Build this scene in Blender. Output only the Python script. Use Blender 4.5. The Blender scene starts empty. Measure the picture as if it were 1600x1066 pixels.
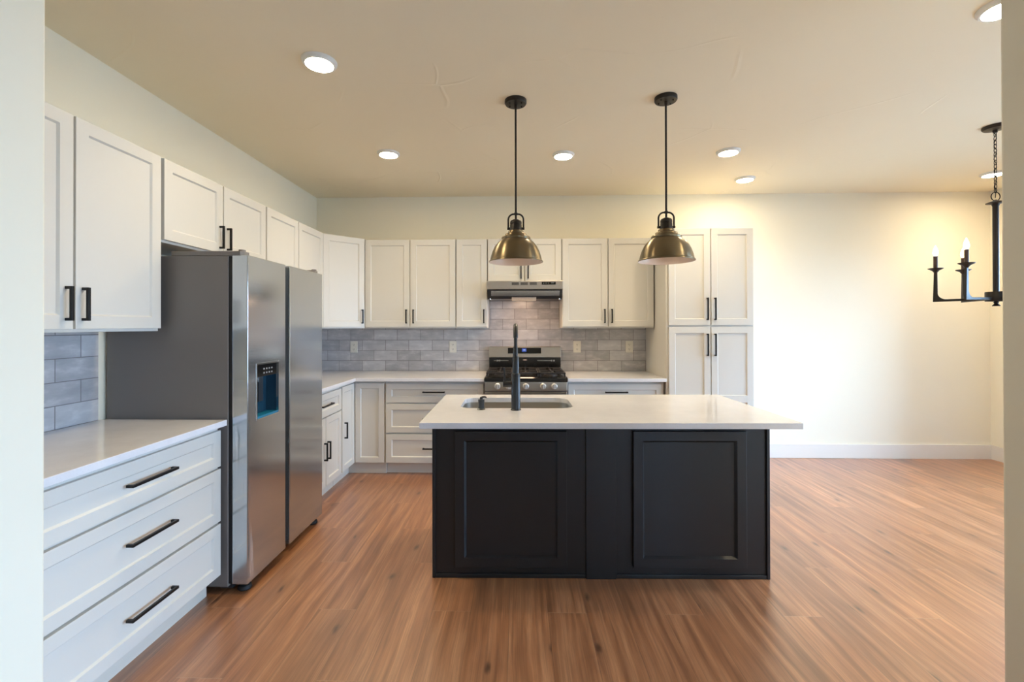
import bpy, bmesh, math, random
from mathutils import Vector, Matrix
random.seed(7)
PI = math.pi
S = bpy.context.scene
COL = S.collection

# ------------------------------------------------------------------ camera
cd = bpy.data.cameras.new('camera')
cam = bpy.data.objects.new('camera', cd)
COL.objects.link(cam)
cd.sensor_fit = 'HORIZONTAL'
cd.sensor_width = 36.0
cd.lens = 711.0 / 1600 * 36
cd.shift_x = (800 - 790) / 1600
cd.shift_y = (506 - 533) / 1600
cd.clip_start = 0.02
cam.matrix_world = (Matrix.Translation((0, 0, 1.375)) @ Matrix.Rotation(.0273, 4, 'Z')
                    @ Matrix.Rotation(PI / 2 + .0042, 4, 'X') @ Matrix.Rotation(-.0018, 4, 'Z'))
S.camera = cam

# ------------------------------------------------------------------ world, view
SKY_STRENGTH = 16.5
LAMP = 150.0
SPOT = 28.0
BULB = 10.0
HOOD_LAMP = 24.0
S.view_settings.view_transform = 'Standard'
S.view_settings.look = 'None'
S.view_settings.exposure = 0.31
S.view_settings.gamma = 1.0
S.view_settings.use_curve_mapping = False
W = bpy.data.worlds.new('world')
S.world = W
W.use_nodes = True
bg = W.node_tree.nodes['Background']
bg.inputs['Color'].default_value = (.44, .695, 1.04, 1)
bg.inputs['Strength'].default_value = SKY_STRENGTH

# room measures
XL, XR, YB = -2.147, 4.84, 4.80
CEIL = 2.743
YF = -3.6          # far wall of the living area behind the viewer
CT = .897          # counter height
WIN = [            # (axis, plane, a0, a1, z0, z1)
    ('x', XR, 1.50, 3.95, .04, 2.15),
    ('x', XR, -2.2, .1, .50, 2.12),  # unseen window, added to light the left wall end
    ('y', YF, 2.6, 3.6, .85, 2.05),  # unseen window behind the viewer, added to give light
]
for k, (ax, p, a0, a1, z0, z1) in enumerate(WIN):       # daylight portals in the window openings, inferred and added
    ld = bpy.data.lights.new('daylight', 'AREA')
    ld.shape = 'RECTANGLE'
    ld.size, ld.size_y = a1 - a0, z1 - z0
    ld.cycles.is_portal = True
    lo = bpy.data.objects.new('daylight', ld)
    COL.objects.link(lo)
    c = (a0 + a1) / 2
    if ax == 'x':
        lo.location = (p + .16, c, (z0 + z1) / 2)
        lo.rotation_euler = (PI / 2, 0, PI / 2)
    else:
        lo.location = (c, p - .16, (z0 + z1) / 2)
        lo.rotation_euler = (PI / 2, 0, 0)
        lo.rotation_euler = (-PI / 2, 0, 0)

# ------------------------------------------------------------------ materials
def srgb(r, g, b):
    f = lambda c: (c / 255 / 12.92) if c / 255 <= .04045 else ((c / 255 + .055) / 1.055) ** 2.4
    return (f(r), f(g), f(b))

class NT:
    def __init__(s, name):
        s.m = bpy.data.materials.new(name)
        s.m.use_nodes = True
        s.t = s.m.node_tree
        s.b = s.t.nodes['Principled BSDF']
        s.o = s.t.nodes['Material Output']
    def n(s, typ, **kw):
        nd = s.t.nodes.new(typ)
        for k, v in kw.items():
            setattr(nd, k, v)
        return nd
    def l(s, a, b):
        s.t.links.new(a, b)
    def math(s, op, a, b=None, c=None):
        nd = s.n('ShaderNodeMath', operation=op)
        for i, v in enumerate((a, b, c)):
            if v is None:
                continue
            if isinstance(v, (int, float)):
                nd.inputs[i].default_value = v
            else:
                s.l(v, nd.inputs[i])
        return nd.outputs[0]
    def mix(s, fac, a, b, blend='MIX'):
        nd = s.n('ShaderNodeMix', data_type='RGBA', blend_type=blend)
        for i, v in ((0, fac), (6, a), (7, b)):
            if isinstance(v, (int, float)):
                nd.inputs[i].default_value = v
            elif isinstance(v, tuple):
                nd.inputs[i].default_value = (*v, 1)
            else:
                s.l(v, nd.inputs[i])
        return nd.outputs[2]
    def coords(s, scale=(1, 1, 1), loc=(0, 0, 0)):
        tc = s.n('ShaderNodeTexCoord')
        mp = s.n('ShaderNodeMapping')
        mp.inputs['Scale'].default_value = scale
        mp.inputs['Location'].default_value = loc
        s.l(tc.outputs['Object'], mp.inputs['Vector'])
        return mp.outputs[0]
    def noise(s, vec, scale, detail=3, rough=.5):
        nd = s.n('ShaderNodeTexNoise')
        nd.inputs['Scale'].default_value = scale
        nd.inputs['Detail'].default_value = detail
        nd.inputs['Roughness'].default_value = rough
        s.l(vec, nd.inputs['Vector'])
        return nd.outputs['Fac']
    def ramp(s, fac, stops):
        nd = s.n('ShaderNodeValToRGB')
        e = nd.color_ramp.elements
        while len(e) < len(stops):
            e.new(.5)
        for x, (p, c) in zip(e, stops):
            x.position = p
            x.color = (*c, 1) if isinstance(c, tuple) else (c, c, c, 1)
        s.l(fac, nd.inputs[0])
        return nd.outputs[0]
    def bump(s, h, strength=.1, dist=.01):
        nd = s.n('ShaderNodeBump')
        nd.inputs['Strength'].default_value = strength
        nd.inputs['Distance'].default_value = dist
        s.l(h, nd.inputs['Height'])
        s.l(nd.outputs[0], s.b.inputs['Normal'])

def paint(name, c, rough=.5, metal=0., var=.04, scale=6., bump=0., bscale=60., stretch=(1, 1, 1), spec=.5):
    m = NT(name)
    v = m.coords(stretch)
    f = m.noise(v, scale)
    hi = tuple(min(1, x * (1 + var)) for x in c)
    lo = tuple(x * (1 - var) for x in c)
    m.l(m.mix(f, lo, hi), m.b.inputs['Base Color'])
    m.b.inputs['Roughness'].default_value = rough
    m.b.inputs['Metallic'].default_value = metal
    m.b.inputs['Specular IOR Level'].default_value = spec
    if bump:
        m.bump(m.noise(v, bscale, 4), bump, .002)
    return m.m

def glow(name, c, strength):
    m = NT(name)
    m.b.inputs['Base Color'].default_value = (.02, .02, .02, 1)
    m.b.inputs['Emission Color'].default_value = (*c, 1)
    m.b.inputs['Emission Strength'].default_value = strength
    return m.m

M = {}
M['wall'] = paint('wall_paint', (.91, .855, .705), .6, var=.015, scale=2, bump=.12, bscale=25)
M['trim'] = paint('trim_paint', (.84, .80, .74), .4, var=.01)
M['cab'] = paint('cabinet_paint', (.70, .675, .62), .38, var=.012, scale=3)
M['toe'] = paint('toe_paint', (.72, .67, .59), .5, var=.02)
M['black'] = paint('black_metal', (.007, .007, .0075), .42, var=.2, scale=20, spec=.3)
M['bronze'] = paint('dark_bronze', (.018, .014, .012), .4, metal=.3, var=.2, scale=20)
M['faucet'] = paint('matte_black', (.018, .020, .024), .33, var=.1, scale=20)
M['island'] = paint('charcoal_paint', (.0105, .0115, .0138), .42, var=.12, scale=4, bump=.03, bscale=90)
M['fridge_side'] = paint('grey_enamel', (.19, .17, .158), .5, var=.05, scale=3)
M['gasket'] = paint('black_rubber', (.008, .008, .009), .6, var=.1)
M['plastic'] = paint('dark_plastic', (.02, .022, .026), .3, var=.1)
M['niche'] = paint('dispenser_plastic', (.018, .062, .10), .18, var=.15, scale=8)
M['tray'] = paint('tray_glow_tint', (.010, .17, .31), .25, var=.1)  # blue film and its glow put into the tray colour
M['strip'] = paint('slate_strip', (.05, .065, .075), .35, metal=.4, var=.1)
M['gloss_black'] = paint('black_enamel', (.010, .010, .010), .12, var=.1)
M['iron'] = paint('cast_iron', (.028, .022, .020), .55, var=.25, scale=30, bump=.1)
M['outlet'] = paint('ivory_plastic', (.78, .74, .65), .35, var=.02)
M['slot'] = paint('dark_slot', (.05, .045, .04), .6)
M['lining'] = paint('pale_lining', (.80, .64, .52), .42, metal=.15, var=.03)
M['housing'] = paint('lamp_housing', (.42, .33, .27), .5, var=.15, scale=60)
M['light_trim'] = paint('white_trim', (.82, .81, .78), .45, var=.01)
M['candle'] = paint('candle_sleeve', (.05, .022, .016), .45, var=.3, scale=15)
M['chrome'] = paint('chrome', (.72, .71, .69), .16, metal=1., var=.02)
M['knob'] = paint('satin_knob', (.66, .64, .61), .32, metal=.55, var=.03)
M['sink'] = paint('brushed_sink', (.52, .50, .46), .3, metal=1., var=.05, stretch=(2, 30, 30))
M['ground'] = paint('outdoor_ground', (.34, .33, .30), .9, var=.2, scale=.6)
M['lens'] = glow('lamp_lens', (1.0, .82, .54), LAMP)
M['bulb'] = glow('candle_bulb', (1.0, .74, .45), BULB)
M['hoodlens'] = glow('hood_lens', (1.0, .66, .42), HOOD_LAMP)
M['digits'] = glow('display_digits', (.75, .85, 1.0), .7)
M['screen'] = glow('display_blue', (.03, .10, .55), .6)
M['icon'] = paint('panel_icon', (.30, .31, .31), .4)

def ceiling_mat():
    m = NT('ceiling_paint')
    v = m.coords()
    f = m.noise(v, 1.5)
    m.l(m.mix(f, (.87, .775, .585), (.89, .795, .605)), m.b.inputs['Base Color'])
    m.b.inputs['Roughness'].default_value = .7
    # hand trowelled plaster: broad swells plus a few thin curved ridges
    warp = m.n('ShaderNodeVectorMath', operation='ADD')
    nz = m.n('ShaderNodeTexNoise')
    nz.inputs['Scale'].default_value = .7
    m.l(v, nz.inputs['Vector'])
    m.l(v, warp.inputs[0])
    m.l(nz.outputs['Color'], warp.inputs[1])
    vo = m.n('ShaderNodeTexVoronoi', feature='DISTANCE_TO_EDGE')
    vo.inputs['Scale'].default_value = 1.1
    m.l(warp.outputs[0], vo.inputs['Vector'])
    ridge = m.ramp(vo.outputs['Distance'], [(0, 1.0), (.012, 0.0)])
    keep = m.ramp(m.noise(v, 1.6), [(.52, 0.0), (.6, 1.0)])
    r2 = m.math('MULTIPLY', ridge, keep)
    h = m.math('ADD', m.math('MULTIPLY', m.noise(v, 5, 4), .5), m.math('MULTIPLY', r2, 1.1))
    m.bump(h, .28, .008)
    return m.m
M['ceil'] = ceiling_mat()

def quartz():
    m = NT('white_quartz')
    v = m.coords()
    f = m.ramp(m.noise(v, 7, 6, .65), [(.35, (.74, .735, .765)), (.62, (.79, .785, .815))])
    sp = m.ramp(m.noise(v, 160, 2), [(.62, 0.0), (.7, 1.0)])
    m.l(m.mix(m.math('MULTIPLY', sp, .12), f, (.5, .47, .45)), m.b.inputs['Base Color'])
    m.b.inputs['Roughness'].default_value = .10
    return m.m
M['quartz'] = quartz()

def steel(name, base, rough, stretch, metal=1.0):
    m = NT(name)
    v = m.coords(stretch)
    n1 = m.noise(v, 1.0, 4, .6)
    m.l(m.mix(n1, tuple(x * .94 for x in base), tuple(min(1, x * 1.05) for x in base)), m.b.inputs['Base Color'])
    m.b.inputs['Metallic'].default_value = metal
    r = m.math('ADD', m.math('MULTIPLY', n1, .08), rough - .04)
    m.l(r, m.b.inputs['Roughness'])
    m.bump(n1, .02, .001)
    return m.m
M['steel'] = steel('stainless_steel', (.55, .585, .62), .15, (6, 6, 500), .9)
M['steel_warm'] = steel('range_steel', (.60, .54, .47), .32, (4, 4, 400))
M['hood_steel'] = steel('hood_steel', (.50, .455, .405), .40, (4, 4, 400))
M['brass'] = steel('antique_brass', (.215, .17, .105), .34, (3, 3, 260))
_t = M['brass'].node_tree
_tg = _t.nodes.new('ShaderNodeTangent'); _tg.direction_type = 'RADIAL'; _tg.axis = 'Z'
_t.links.new(_tg.outputs[0], _t.nodes['Principled BSDF'].inputs['Tangent'])
_t.nodes['Principled BSDF'].inputs['Anisotropic'].default_value = .8
_t.nodes['Principled BSDF'].inputs['Anisotropic Rotation'].default_value = .25

def glass():
    m = NT('window_glass')
    m.t.nodes.remove(m.b)
    tr = m.n('ShaderNodeBsdfTransparent')
    gl = m.n('ShaderNodeBsdfGlossy')
    gl.inputs['Roughness'].default_value = .02
    fr = m.n('ShaderNodeFresnel')
    fr.inputs['IOR'].default_value = 1.3
    mx = m.n('ShaderNodeMixShader')
    m.l(fr.outputs[0], mx.inputs[0]); m.l(tr.outputs[0], mx.inputs[1]); m.l(gl.outputs[0], mx.inputs[2])
    m.l(mx.outputs[0], m.o.inputs['Surface'])
    return m.m
M['glass'] = glass()

def film():
    m = NT('clear_film')
    m.t.nodes.remove(m.b)
    tr = m.n('ShaderNodeBsdfTransparent')
    gl = m.n('ShaderNodeBsdfGlossy')
    gl.inputs['Roughness'].default_value = .22
    df = m.n('ShaderNodeBsdfDiffuse')
    df.inputs['Color'].default_value = (.8, .8, .8, 1)
    v = m.coords((26, 26, 2.2), (0, 0, .3))
    f = m.ramp(m.noise(v, 1, 3, .6), [(.55, .03), (.63, .10), (.70, .6)])
    a = m.n('ShaderNodeMixShader')
    a.inputs[0].default_value = .35
    m.l(gl.outputs[0], a.inputs[1]); m.l(df.outputs[0], a.inputs[2])
    mx = m.n('ShaderNodeMixShader')
    m.l(f, mx.inputs[0]); m.l(tr.outputs[0], mx.inputs[1]); m.l(a.outputs[0], mx.inputs[2])
    m.l(mx.outputs[0], m.o.inputs['Surface'])
    return m.m
M['film'] = film()

def tile():
    m = NT('glazed_tile')
    tc = m.n('ShaderNodeTexCoord')
    sp = m.n('ShaderNodeSeparateXYZ')
    m.l(tc.outputs['Object'], sp.inputs[0])
    u = m.math('ADD', m.math('ADD', sp.outputs[0], sp.outputs[1]), -4.792 + 1.903 - .12425 + .2485 * 40)
    w = m.math('ADD', sp.outputs[2], -CT + .109 * 20)
    cb = m.n('ShaderNodeCombineXYZ')
    m.l(u, cb.inputs[0]); m.l(w, cb.inputs[1])
    br = m.n('ShaderNodeTexBrick', offset=.5, offset_frequency=2)
    br.inputs['Scale'].default_value = 1
    br.inputs['Brick Width'].default_value = .2485
    br.inputs['Row Height'].default_value = .109
    br.inputs['Mortar Size'].default_value = .0024
    br.inputs['Mortar Smooth'].default_value = .3
    br.inputs['Color1'].default_value = (.0, .0, .0, 1)
    br.inputs['Color2'].default_value = (1, 1, 1, 1)
    br.inputs['Mortar'].default_value = (.5, .5, .5, 1)
    m.l(cb.outputs[0], br.inputs['Vector'])
    cl = m.n('ShaderNodeMapping')
    cl.inputs['Scale'].default_value = (1, 2.2, 1)
    m.l(cb.outputs[0], cl.inputs['Vector'])
    n1 = m.noise(cl.outputs[0], 9, 3, .55)
    base = m.ramp(n1, [(.30, (.45, .44, .455)), (.55, (.53, .515, .525)), (.74, (.66, .64, .64))])
    tint = m.mix(.16, base, br.outputs['Color'], 'OVERLAY')
    body = m.mix(br.outputs['Fac'], tint, (.24, .22, .22))
    m.l(body, m.b.inputs['Base Color'])
    m.b.inputs['Roughness'].default_value = .22
    h = m.math('SUBTRACT', m.math('MULTIPLY', m.noise(cb.outputs[0], 18, 3), .35), br.outputs['Fac'])
    m.bump(h, .35, .003)
    return m.m
M['tile'] = tile()

def planks():
    m = NT('oak_planks')
    PW, PL = .185, 1.32
    tc = m.n('ShaderNodeTexCoord')
    sp = m.n('ShaderNodeSeparateXYZ')
    m.l(tc.outputs['Object'], sp.inputs[0])
    x = m.math('ADD', sp.outputs[0], .4147 + PW * 60)
    ix = m.math('FLOOR', m.math('DIVIDE', x, PW))
    fx = m.math('SUBTRACT', x, m.math('MULTIPLY', ix, PW))
    off = m.math('MULTIPLY', m.math('MODULO', ix, 3.0), PL / 3)
    y = m.math('ADD', m.math('ADD', sp.outputs[1], off), -2.19 + PL * 20)
    iy = m.math('FLOOR', m.math('DIVIDE', y, PL))
    fy = m.math('SUBTRACT', y, m.math('MULTIPLY', iy, PL))
    idv = m.n('ShaderNodeCombineXYZ')
    m.l(ix, idv.inputs[0]); m.l(iy, idv.inputs[1])
    wn = m.n('ShaderNodeTexWhiteNoise', noise_dimensions='2D')
    m.l(idv.outputs[0], wn.inputs['Vector'])
    rnd = wn.outputs['Value']
    # grain space: stretched along the board, shifted per board
    def grain(stretch, wob=0.):
        gv = m.n('ShaderNodeCombineXYZ')
        xx = m.math('ADD', fx, m.math('MULTIPLY', rnd, 37.0))
        if wob:
            wv_ = m.n('ShaderNodeCombineXYZ')
            m.l(m.math('MULTIPLY', rnd, 19.0), wv_.inputs[0]); m.l(m.math('MULTIPLY', y, 1.6), wv_.inputs[1])
            xx = m.math('ADD', xx, m.math('MULTIPLY', m.noise(wv_.outputs[0], 1.0, 2), wob))
        m.l(xx, gv.inputs[0])
        m.l(m.math('ADD', m.math('MULTIPLY', y, stretch), m.math('MULTIPLY', rnd, 11.0)), gv.inputs[1])
        return gv.outputs[0]
    g1 = m.noise(grain(.05, .05), 24, 3, .5)         # broad figure
    g2 = m.noise(grain(.007, .03), 240, 3, .55)      # fine pores
    g3 = m.noise(grain(.014, .04), 75, 2, .5)         # mid streaks
    g4 = m.noise(grain(.09, .03), 55, 4, .65)         # short flecks
    base = m.ramp(g1, [(.32, (.255, .104, .043)), (.48, (.43, .187, .082)), (.64, (.58, .285, .138))])
    c = m.mix(m.math('MULTIPLY', m.ramp(g3, [(.38, 1.0), (.60, 0.0)]), .30), base, (.26, .11, .05))
    c = m.mix(m.math('MULTIPLY', m.ramp(g2, [(.40, 1.0), (.52, 0.0)]), .36), c, (.20, .085, .042))
    c = m.mix(m.math('MULTIPLY', m.ramp(g4, [(.36, 1.0), (.52, 0.0)]), .30), c, (.21, .088, .042))
    # knots
    kv = m.n('ShaderNodeCombineXYZ')
    wob = m.noise(grain(.25), 14, 3, .6)
    m.l(m.math('ADD', m.math('ADD', fx, m.math('MULTIPLY', ix, PW)), m.math('MULTIPLY', wob, .05)), kv.inputs[0])
    m.l(m.math('ADD', m.math('MULTIPLY', y, .36), m.math('MULTIPLY', wob, .03)), kv.inputs[1])
    vo = m.n('ShaderNodeTexVoronoi', feature='F1', voronoi_dimensions='2D')
    vo.inputs['Scale'].default_value = 3.4
    m.l(kv.outputs[0], vo.inputs['Vector'])
    halo = m.ramp(vo.outputs['Distance'], [(.05, 1.0), (.20, 0.0)])
    c = m.mix(m.math('MULTIPLY', halo, .32), c, (.20, .085, .040))
    kn = m.ramp(vo.outputs['Distance'], [(.012, 1.0), (.055, 0.0)])
    c = m.mix(m.math('MULTIPLY', kn, .85), c, (.085, .040, .022))
    tone = m.ramp(rnd, [(0, (.86, .85, .84)), (1, (1.10, 1.08, 1.05))])
    c = m.mix(1.0, c, tone, 'MULTIPLY')
    # joints
    ex = m.math('MINIMUM', fx, m.math('SUBTRACT', PW, fx))
    ey = m.math('MINIMUM', fy, m.math('SUBTRACT', PL, fy))
    jx = m.math('LESS_THAN', ex, .0011)
    jy = m.math('LESS_THAN', ey, .0014)
    c = m.mix(m.math('MULTIPLY', jx, .6), c, (.12, .06, .03))
    c = m.mix(m.math('MULTIPLY', jy, .55), c, (.46, .30, .18))
    m.l(c, m.b.inputs['Base Color'])
    m.l(m.math('ADD', m.math('MULTIPLY', g2, .08), .28), m.b.inputs['Roughness'])
    m.b.inputs['Specular IOR Level'].default_value = 1.0
    m.b.inputs['Coat Weight'].default_value = .6
    m.b.inputs['Coat Roughness'].default_value = .32
    m.bump(m.math('SUBTRACT', m.math('MULTIPLY', g2, .5), jx), .12, .0015)
    return m.m
M['floor'] = planks()

# ------------------------------------------------------------------ mesh helpers
class B:
    """collects shapes and links them as ONE mesh object"""
    def __init__(s):
        s.bm = bmesh.new()
    def box(s, x0, x1, y0, y1, z0, z1):
        vs = [s.bm.verts.new((x, y, z)) for z in (z0, z1) for y in (y0, y1) for x in (x0, x1)]
        for f in ((0, 2, 3, 1), (4, 5, 7, 6), (0, 1, 5, 4), (2, 6, 7, 3), (0, 4, 6, 2), (1, 3, 7, 5)):
            s.bm.faces.new([vs[i] for i in f])
        return s
    def prism(s, poly, z0, z1, axis='z'):
        def P(a, b, h):
            return {'z': (a, b, h), 'y': (a, h, b), 'x': (h, a, b)}[axis]
        lo = [s.bm.verts.new(P(a, b, z0)) for a, b in poly]
        hi = [s.bm.verts.new(P(a, b, z1)) for a, b in poly]
        n = len(poly)
        s.bm.faces.new(lo); s.bm.faces.new(hi)
        for i in range(n):
            s.bm.faces.new((lo[i], lo[(i + 1) % n], hi[(i + 1) % n], hi[i]))
        return s
    def lathe(s, prof, seg=40, c=(0, 0, 0), axis='z', close=True):
        rings = []
        for r, h in prof:
            ring = []
            for k in range(seg):
                a = 2 * PI * k / seg
                p = (r * math.cos(a), r * math.sin(a), h)
                if axis == 'y': p = (p[0], p[2], p[1])
                if axis == 'x': p = (p[2], p[0], p[1])
                ring.append(s.bm.verts.new((p[0] + c[0], p[1] + c[1], p[2] + c[2])))
            rings.append(ring)
        for A, Bq in zip(rings, rings[1:]):
            for k in range(seg):
                s.bm.faces.new((A[k], A[(k + 1) % seg], Bq[(k + 1) % seg], Bq[k]))
        if close:
            s.bm.faces.new(rings[0]); s.bm.faces.new(rings[-1])
        return s
    def cyl(s, r, h0, h1, c=(0, 0, 0), axis='z', seg=28):
        return s.lathe([(r, h0), (r, h1)], seg, c, axis)
    def tube(s, pts, r, seg=12, closed=False):
        pts = [Vector(p) for p in pts]
        n = len(pts)
        rs = r if isinstance(r, (list, tuple)) else [r] * n
        rings = []
        up = None
        for i, p in enumerate(pts):
            a = pts[(i - 1) % n] if (closed or i > 0) else p
            b = pts[(i + 1) % n] if (closed or i < n - 1) else p
            t = (b - a).normalized()
            if up is None:
                up = t.orthogonal().normalized()
            else:
                up = (up - t * up.dot(t)).normalized()
            w = t.cross(up)
            rings.append([s.bm.verts.new(p + (up * math.cos(2 * PI * k / seg) + w * math.sin(2 * PI * k / seg)) * rs[i])
                          for k in range(seg)])
        pairs = list(zip(rings, rings[1:])) + ([(rings[-1], rings[0])] if closed else [])
        for A, Bq in pairs:
            for k in range(seg):
                s.bm.faces.new((A[k], A[(k + 1) % seg], Bq[(k + 1) % seg], Bq[k]))
        if not closed:
            s.bm.faces.new(rings[0]); s.bm.faces.new(rings[-1])
        return s
    def build(s, name, mat, parent=None, loc=(0, 0, 0), rz=0., bevel=0., smooth=None, label=None):
        bmesh.ops.recalc_face_normals(s.bm, faces=s.bm.faces[:])
        me = bpy.data.meshes.new(name)
        s.bm.to_mesh(me)
        s.bm.free()
        me.materials.append(mat)
        return link(name, me, parent, loc, rz, bevel, smooth, label)

def link(name, me, parent=None, loc=(0, 0, 0), rz=0., bevel=0., smooth=None, label=None):
    o = bpy.data.objects.new(name, me)
    COL.objects.link(o)
    o.location = loc
    o.rotation_euler = (0, 0, rz)
    if parent is not None:
        o.parent = parent
    if smooth is not None:
        me.polygons.foreach_set('use_smooth', [True] * len(me.polygons))
        me.set_sharp_from_angle(angle=math.radians(smooth))
    if bevel:
        md = o.modifiers.new('bevel', 'BEVEL')
        md.width = bevel
        md.segments = 2
        md.limit_method = 'ANGLE'
        md.angle_limit = math.radians(58)
        md.harden_normals = False
    if label:
        o['label'] = label
    return o

def tag(o, label, cat, group=None):
    o['label'] = label
    o['category'] = cat
    if group:
        o['group'] = group
    return o

def thing(name, label, cat, loc=(0, 0, 0), rz=0., group=None):
    o = bpy.data.objects.new(name, None)
    COL.objects.link(o)
    o.empty_display_size = .05
    o.location = loc
    o.rotation_euler = (0, 0, rz)
    return tag(o, label, cat, group)

def struct(o):
    o['kind'] = 'structure'
    return o

def copy_tree(o, parent=None):
    c = o.copy()
    COL.objects.link(c)
    if parent is not None:
        c.parent = parent
    for ch in list(o.children):
        copy_tree(ch, c)
    return c

def arc(c, r, a0, a1, n, plane='xz', h=0.):
    out = []
    for k in range(n + 1):
        a = a0 + (a1 - a0) * k / n
        u, v = c[0] + r * math.cos(a), c[1] + r * math.sin(a)
        out.append({'xz': (u, h, v), 'yz': (h, u, v), 'xy': (u, v, h)}[plane])
    return out

def shaker(w, h, t=.020, rail=.055, rows=None, depth=.009, slope=.007):
    """framed door or drawer front: x 0..w, z 0..h, back at y=0, face at y=-t; rows = recessed fields (z0, z1)"""
    bm = bmesh.new()
    rows = rows or [(rail, h - rail)]
    xs = [0, rail, w - rail, w]
    zs = [0] + [z for r in rows for z in r] + [h]
    g = [[bm.verts.new((x, -t, z)) for x in xs] for z in zs]
    for j in range(len(zs) - 1):
        for i in range(3):
            q = (g[j][i], g[j][i + 1], g[j + 1][i + 1], g[j + 1][i])
            if i == 1 and j % 2 == 1:
                x0, x1, z0, z1 = xs[1] + slope, xs[2] - slope, zs[j] + slope, zs[j + 1] - slope
                iv = [bm.verts.new((a, -t + depth, b)) for a, b in ((x0, z0), (x1, z0), (x1, z1), (x0, z1))]
                for k in range(4):
                    bm.faces.new((q[k], q[(k + 1) % 4], iv[(k + 1) % 4], iv[k]))
                bm.faces.new(iv)
            else:
                bm.faces.new(q)
    loop = g[0] + [r[-1] for r in g[1:]] + g[-1][-2::-1] + [r[0] for r in g[-2:0:-1]]
    bk = [bm.verts.new((v.co.x, 0, v.co.z)) for v in loop]
    n = len(loop)
    for k in range(n):
        bm.faces.new((loop[k], loop[(k + 1) % n], bk[(k + 1) % n], bk[k]))
    bm.faces.new(bk)
    b = B(); b.bm.free(); b.bm = bm
    return b

_pulls = {}
def pull(L, vert):
    key = (L, vert)
    if key not in _pulls:
        b = B()
        k, so = .0115, .030
        if vert:
            b.prism([(0, -L / 2), (0, -L / 2 + k), (-so + k, -L / 2 + k), (-so + k, L / 2 - k), (0, L / 2 - k), (0, L / 2), (-so, L / 2), (-so, -L / 2)], -k / 2, k / 2, 'x')
        else:
            b.prism([(-L / 2, 0), (-L / 2 + k, 0), (-L / 2 + k, -so + k), (L / 2 - k, -so + k), (L / 2 - k, 0), (L / 2, 0), (L / 2, -so), (-L / 2, -so)], -k / 2, k / 2, 'z')
        bmesh.ops.recalc_face_normals(b.bm, faces=b.bm.faces[:])
        me = bpy.data.meshes.new('handle')
        b.bm.to_mesh(me); b.bm.free()
        me.materials.append(M['black'])
        _pulls[key] = me
    return _pulls[key]

def front(root, kind, x0, x1, z0, z1, hd=None, rail=.055, rows=None, mat='cab', y=0.):
    """a door or drawer front on the cabinet's face plane; hd = (x, z, length, vertical)"""
    o = shaker(x1 - x0, z1 - z0, rail=rail, rows=rows).build(kind, M[mat], root, (x0, y, z0), bevel=.0016)
    if hd:
        link('handle', pull(hd[2], hd[3]), o, (hd[0] - x0, -.020, hd[1] - z0), bevel=.0012)
    return o

# ------------------------------------------------------------------ room shell
struct(B().box(-3.6, XR + .15, YF - .15, YB + .15, -.10, 0).build('floor', M['floor']))
struct(B().box(-3.6, XR + .15, YF - .15, YB + .15, CEIL, CEIL + .12).build('ceiling', M['ceil']))
struct(B().box(XL - .13, XR + .14, YB, YB + .14, 0, CEIL).build('wall_back', M['wall']))
struct(B().box(XL - .14, XL, 1.20, YB, 0, CEIL).build('wall_left', M['wall']))
struct(B().box(-3.6, -3.46, YF, 1.2, 0, CEIL).build('wall_living', M['wall']))

def wall_holes(name, ax, p, th, a0, a1, holes):
    b = B()
    def bx(u0, u1, z0, z1):
        if u1 - u0 < 1e-4 or z1 - z0 < 1e-4:
            return
        q = (min(p, p + th), max(p, p + th))
        b.box(*(q + (u0, u1) if ax == 'x' else (u0, u1) + q), z0, z1)
    cur = a0
    for h0, h1, z0, z1 in sorted(holes):
        bx(cur, h0, 0, CEIL)
        bx(h0, h1, 0, z0)
        bx(h0, h1, z1, CEIL)
        cur = h1
    bx(cur, a1, 0, CEIL)
    return struct(b.build(name, M['wall']))

wall_holes('wall_right', 'x', XR, .14, YF, YB, [w[2:] for w in WIN if w[0] == 'x'])
wall_holes('wall_front', 'y', YF, -.14, -3.6, XR, [w[2:] for w in WIN if w[0] == 'y'])
# the wall ends on both sides of the wide opening the kitchen is seen through
struct(B().box(XL, -1.42, 1.20, 1.33, 0, CEIL).build('wall_opening_left', M['wall'], bevel=.008))
struct(B().box(-3.46, XL, 1.20, 1.33, 0, CEIL).build('wall_living_back', M['wall']))
struct(B().box(1.371, 2.35, 1.20, 1.33, 0, CEIL).build('wall_opening_right', M['wall'], bevel=.008))

for k, (ax, p, a0, a1, z0, z1) in enumerate(WIN):
    f = .05
    b = B()
    e0, e1 = (p + .04, p + .10) if ax == 'x' else (p - .10, p - .04)
    def bx(bb, u0, u1, w0, w1, q0=e0, q1=e1):
        bb.box(*((q0, q1, u0, u1) if ax == 'x' else (u0, u1, q0, q1)), w0, w1)
    mid = (a0 + a1) / 2
    bx(b, a0, a1, z0, z0 + f); bx(b, a0, a1, z1 - f, z1)
    bx(b, a0, a0 + f, z0 + f, z1 - f); bx(b, a1 - f, a1, z0 + f, z1 - f); bx(b, mid - f / 2, mid + f / 2, z0 + f, z1 - f)
    wo = struct(b.build('window_%d' % (k + 1), M['trim']))
    g = B()
    c = (e0 + e1) / 2
    bx(g, a0 + f, mid - f / 2, z0 + f, z1 - f, c - .003, c + .003)
    bx(g, mid + f / 2, a1 - f, z0 + f, z1 - f, c - .003, c + .003)
    g.build('pane', M['glass'], wo)
struct(B().box(-40, 40, -40, 40, -.35, -.25).build('ground', M['ground']))

BH = .146
struct(B().box(2.118, XR, YB - .014, YB, 0, BH).build('baseboard_back', M['trim'], bevel=.003))
struct(B().box(XR - .014, XR, 4.10, YB - .014, 0, BH).build('baseboard_right', M['trim'], bevel=.003))

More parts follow.
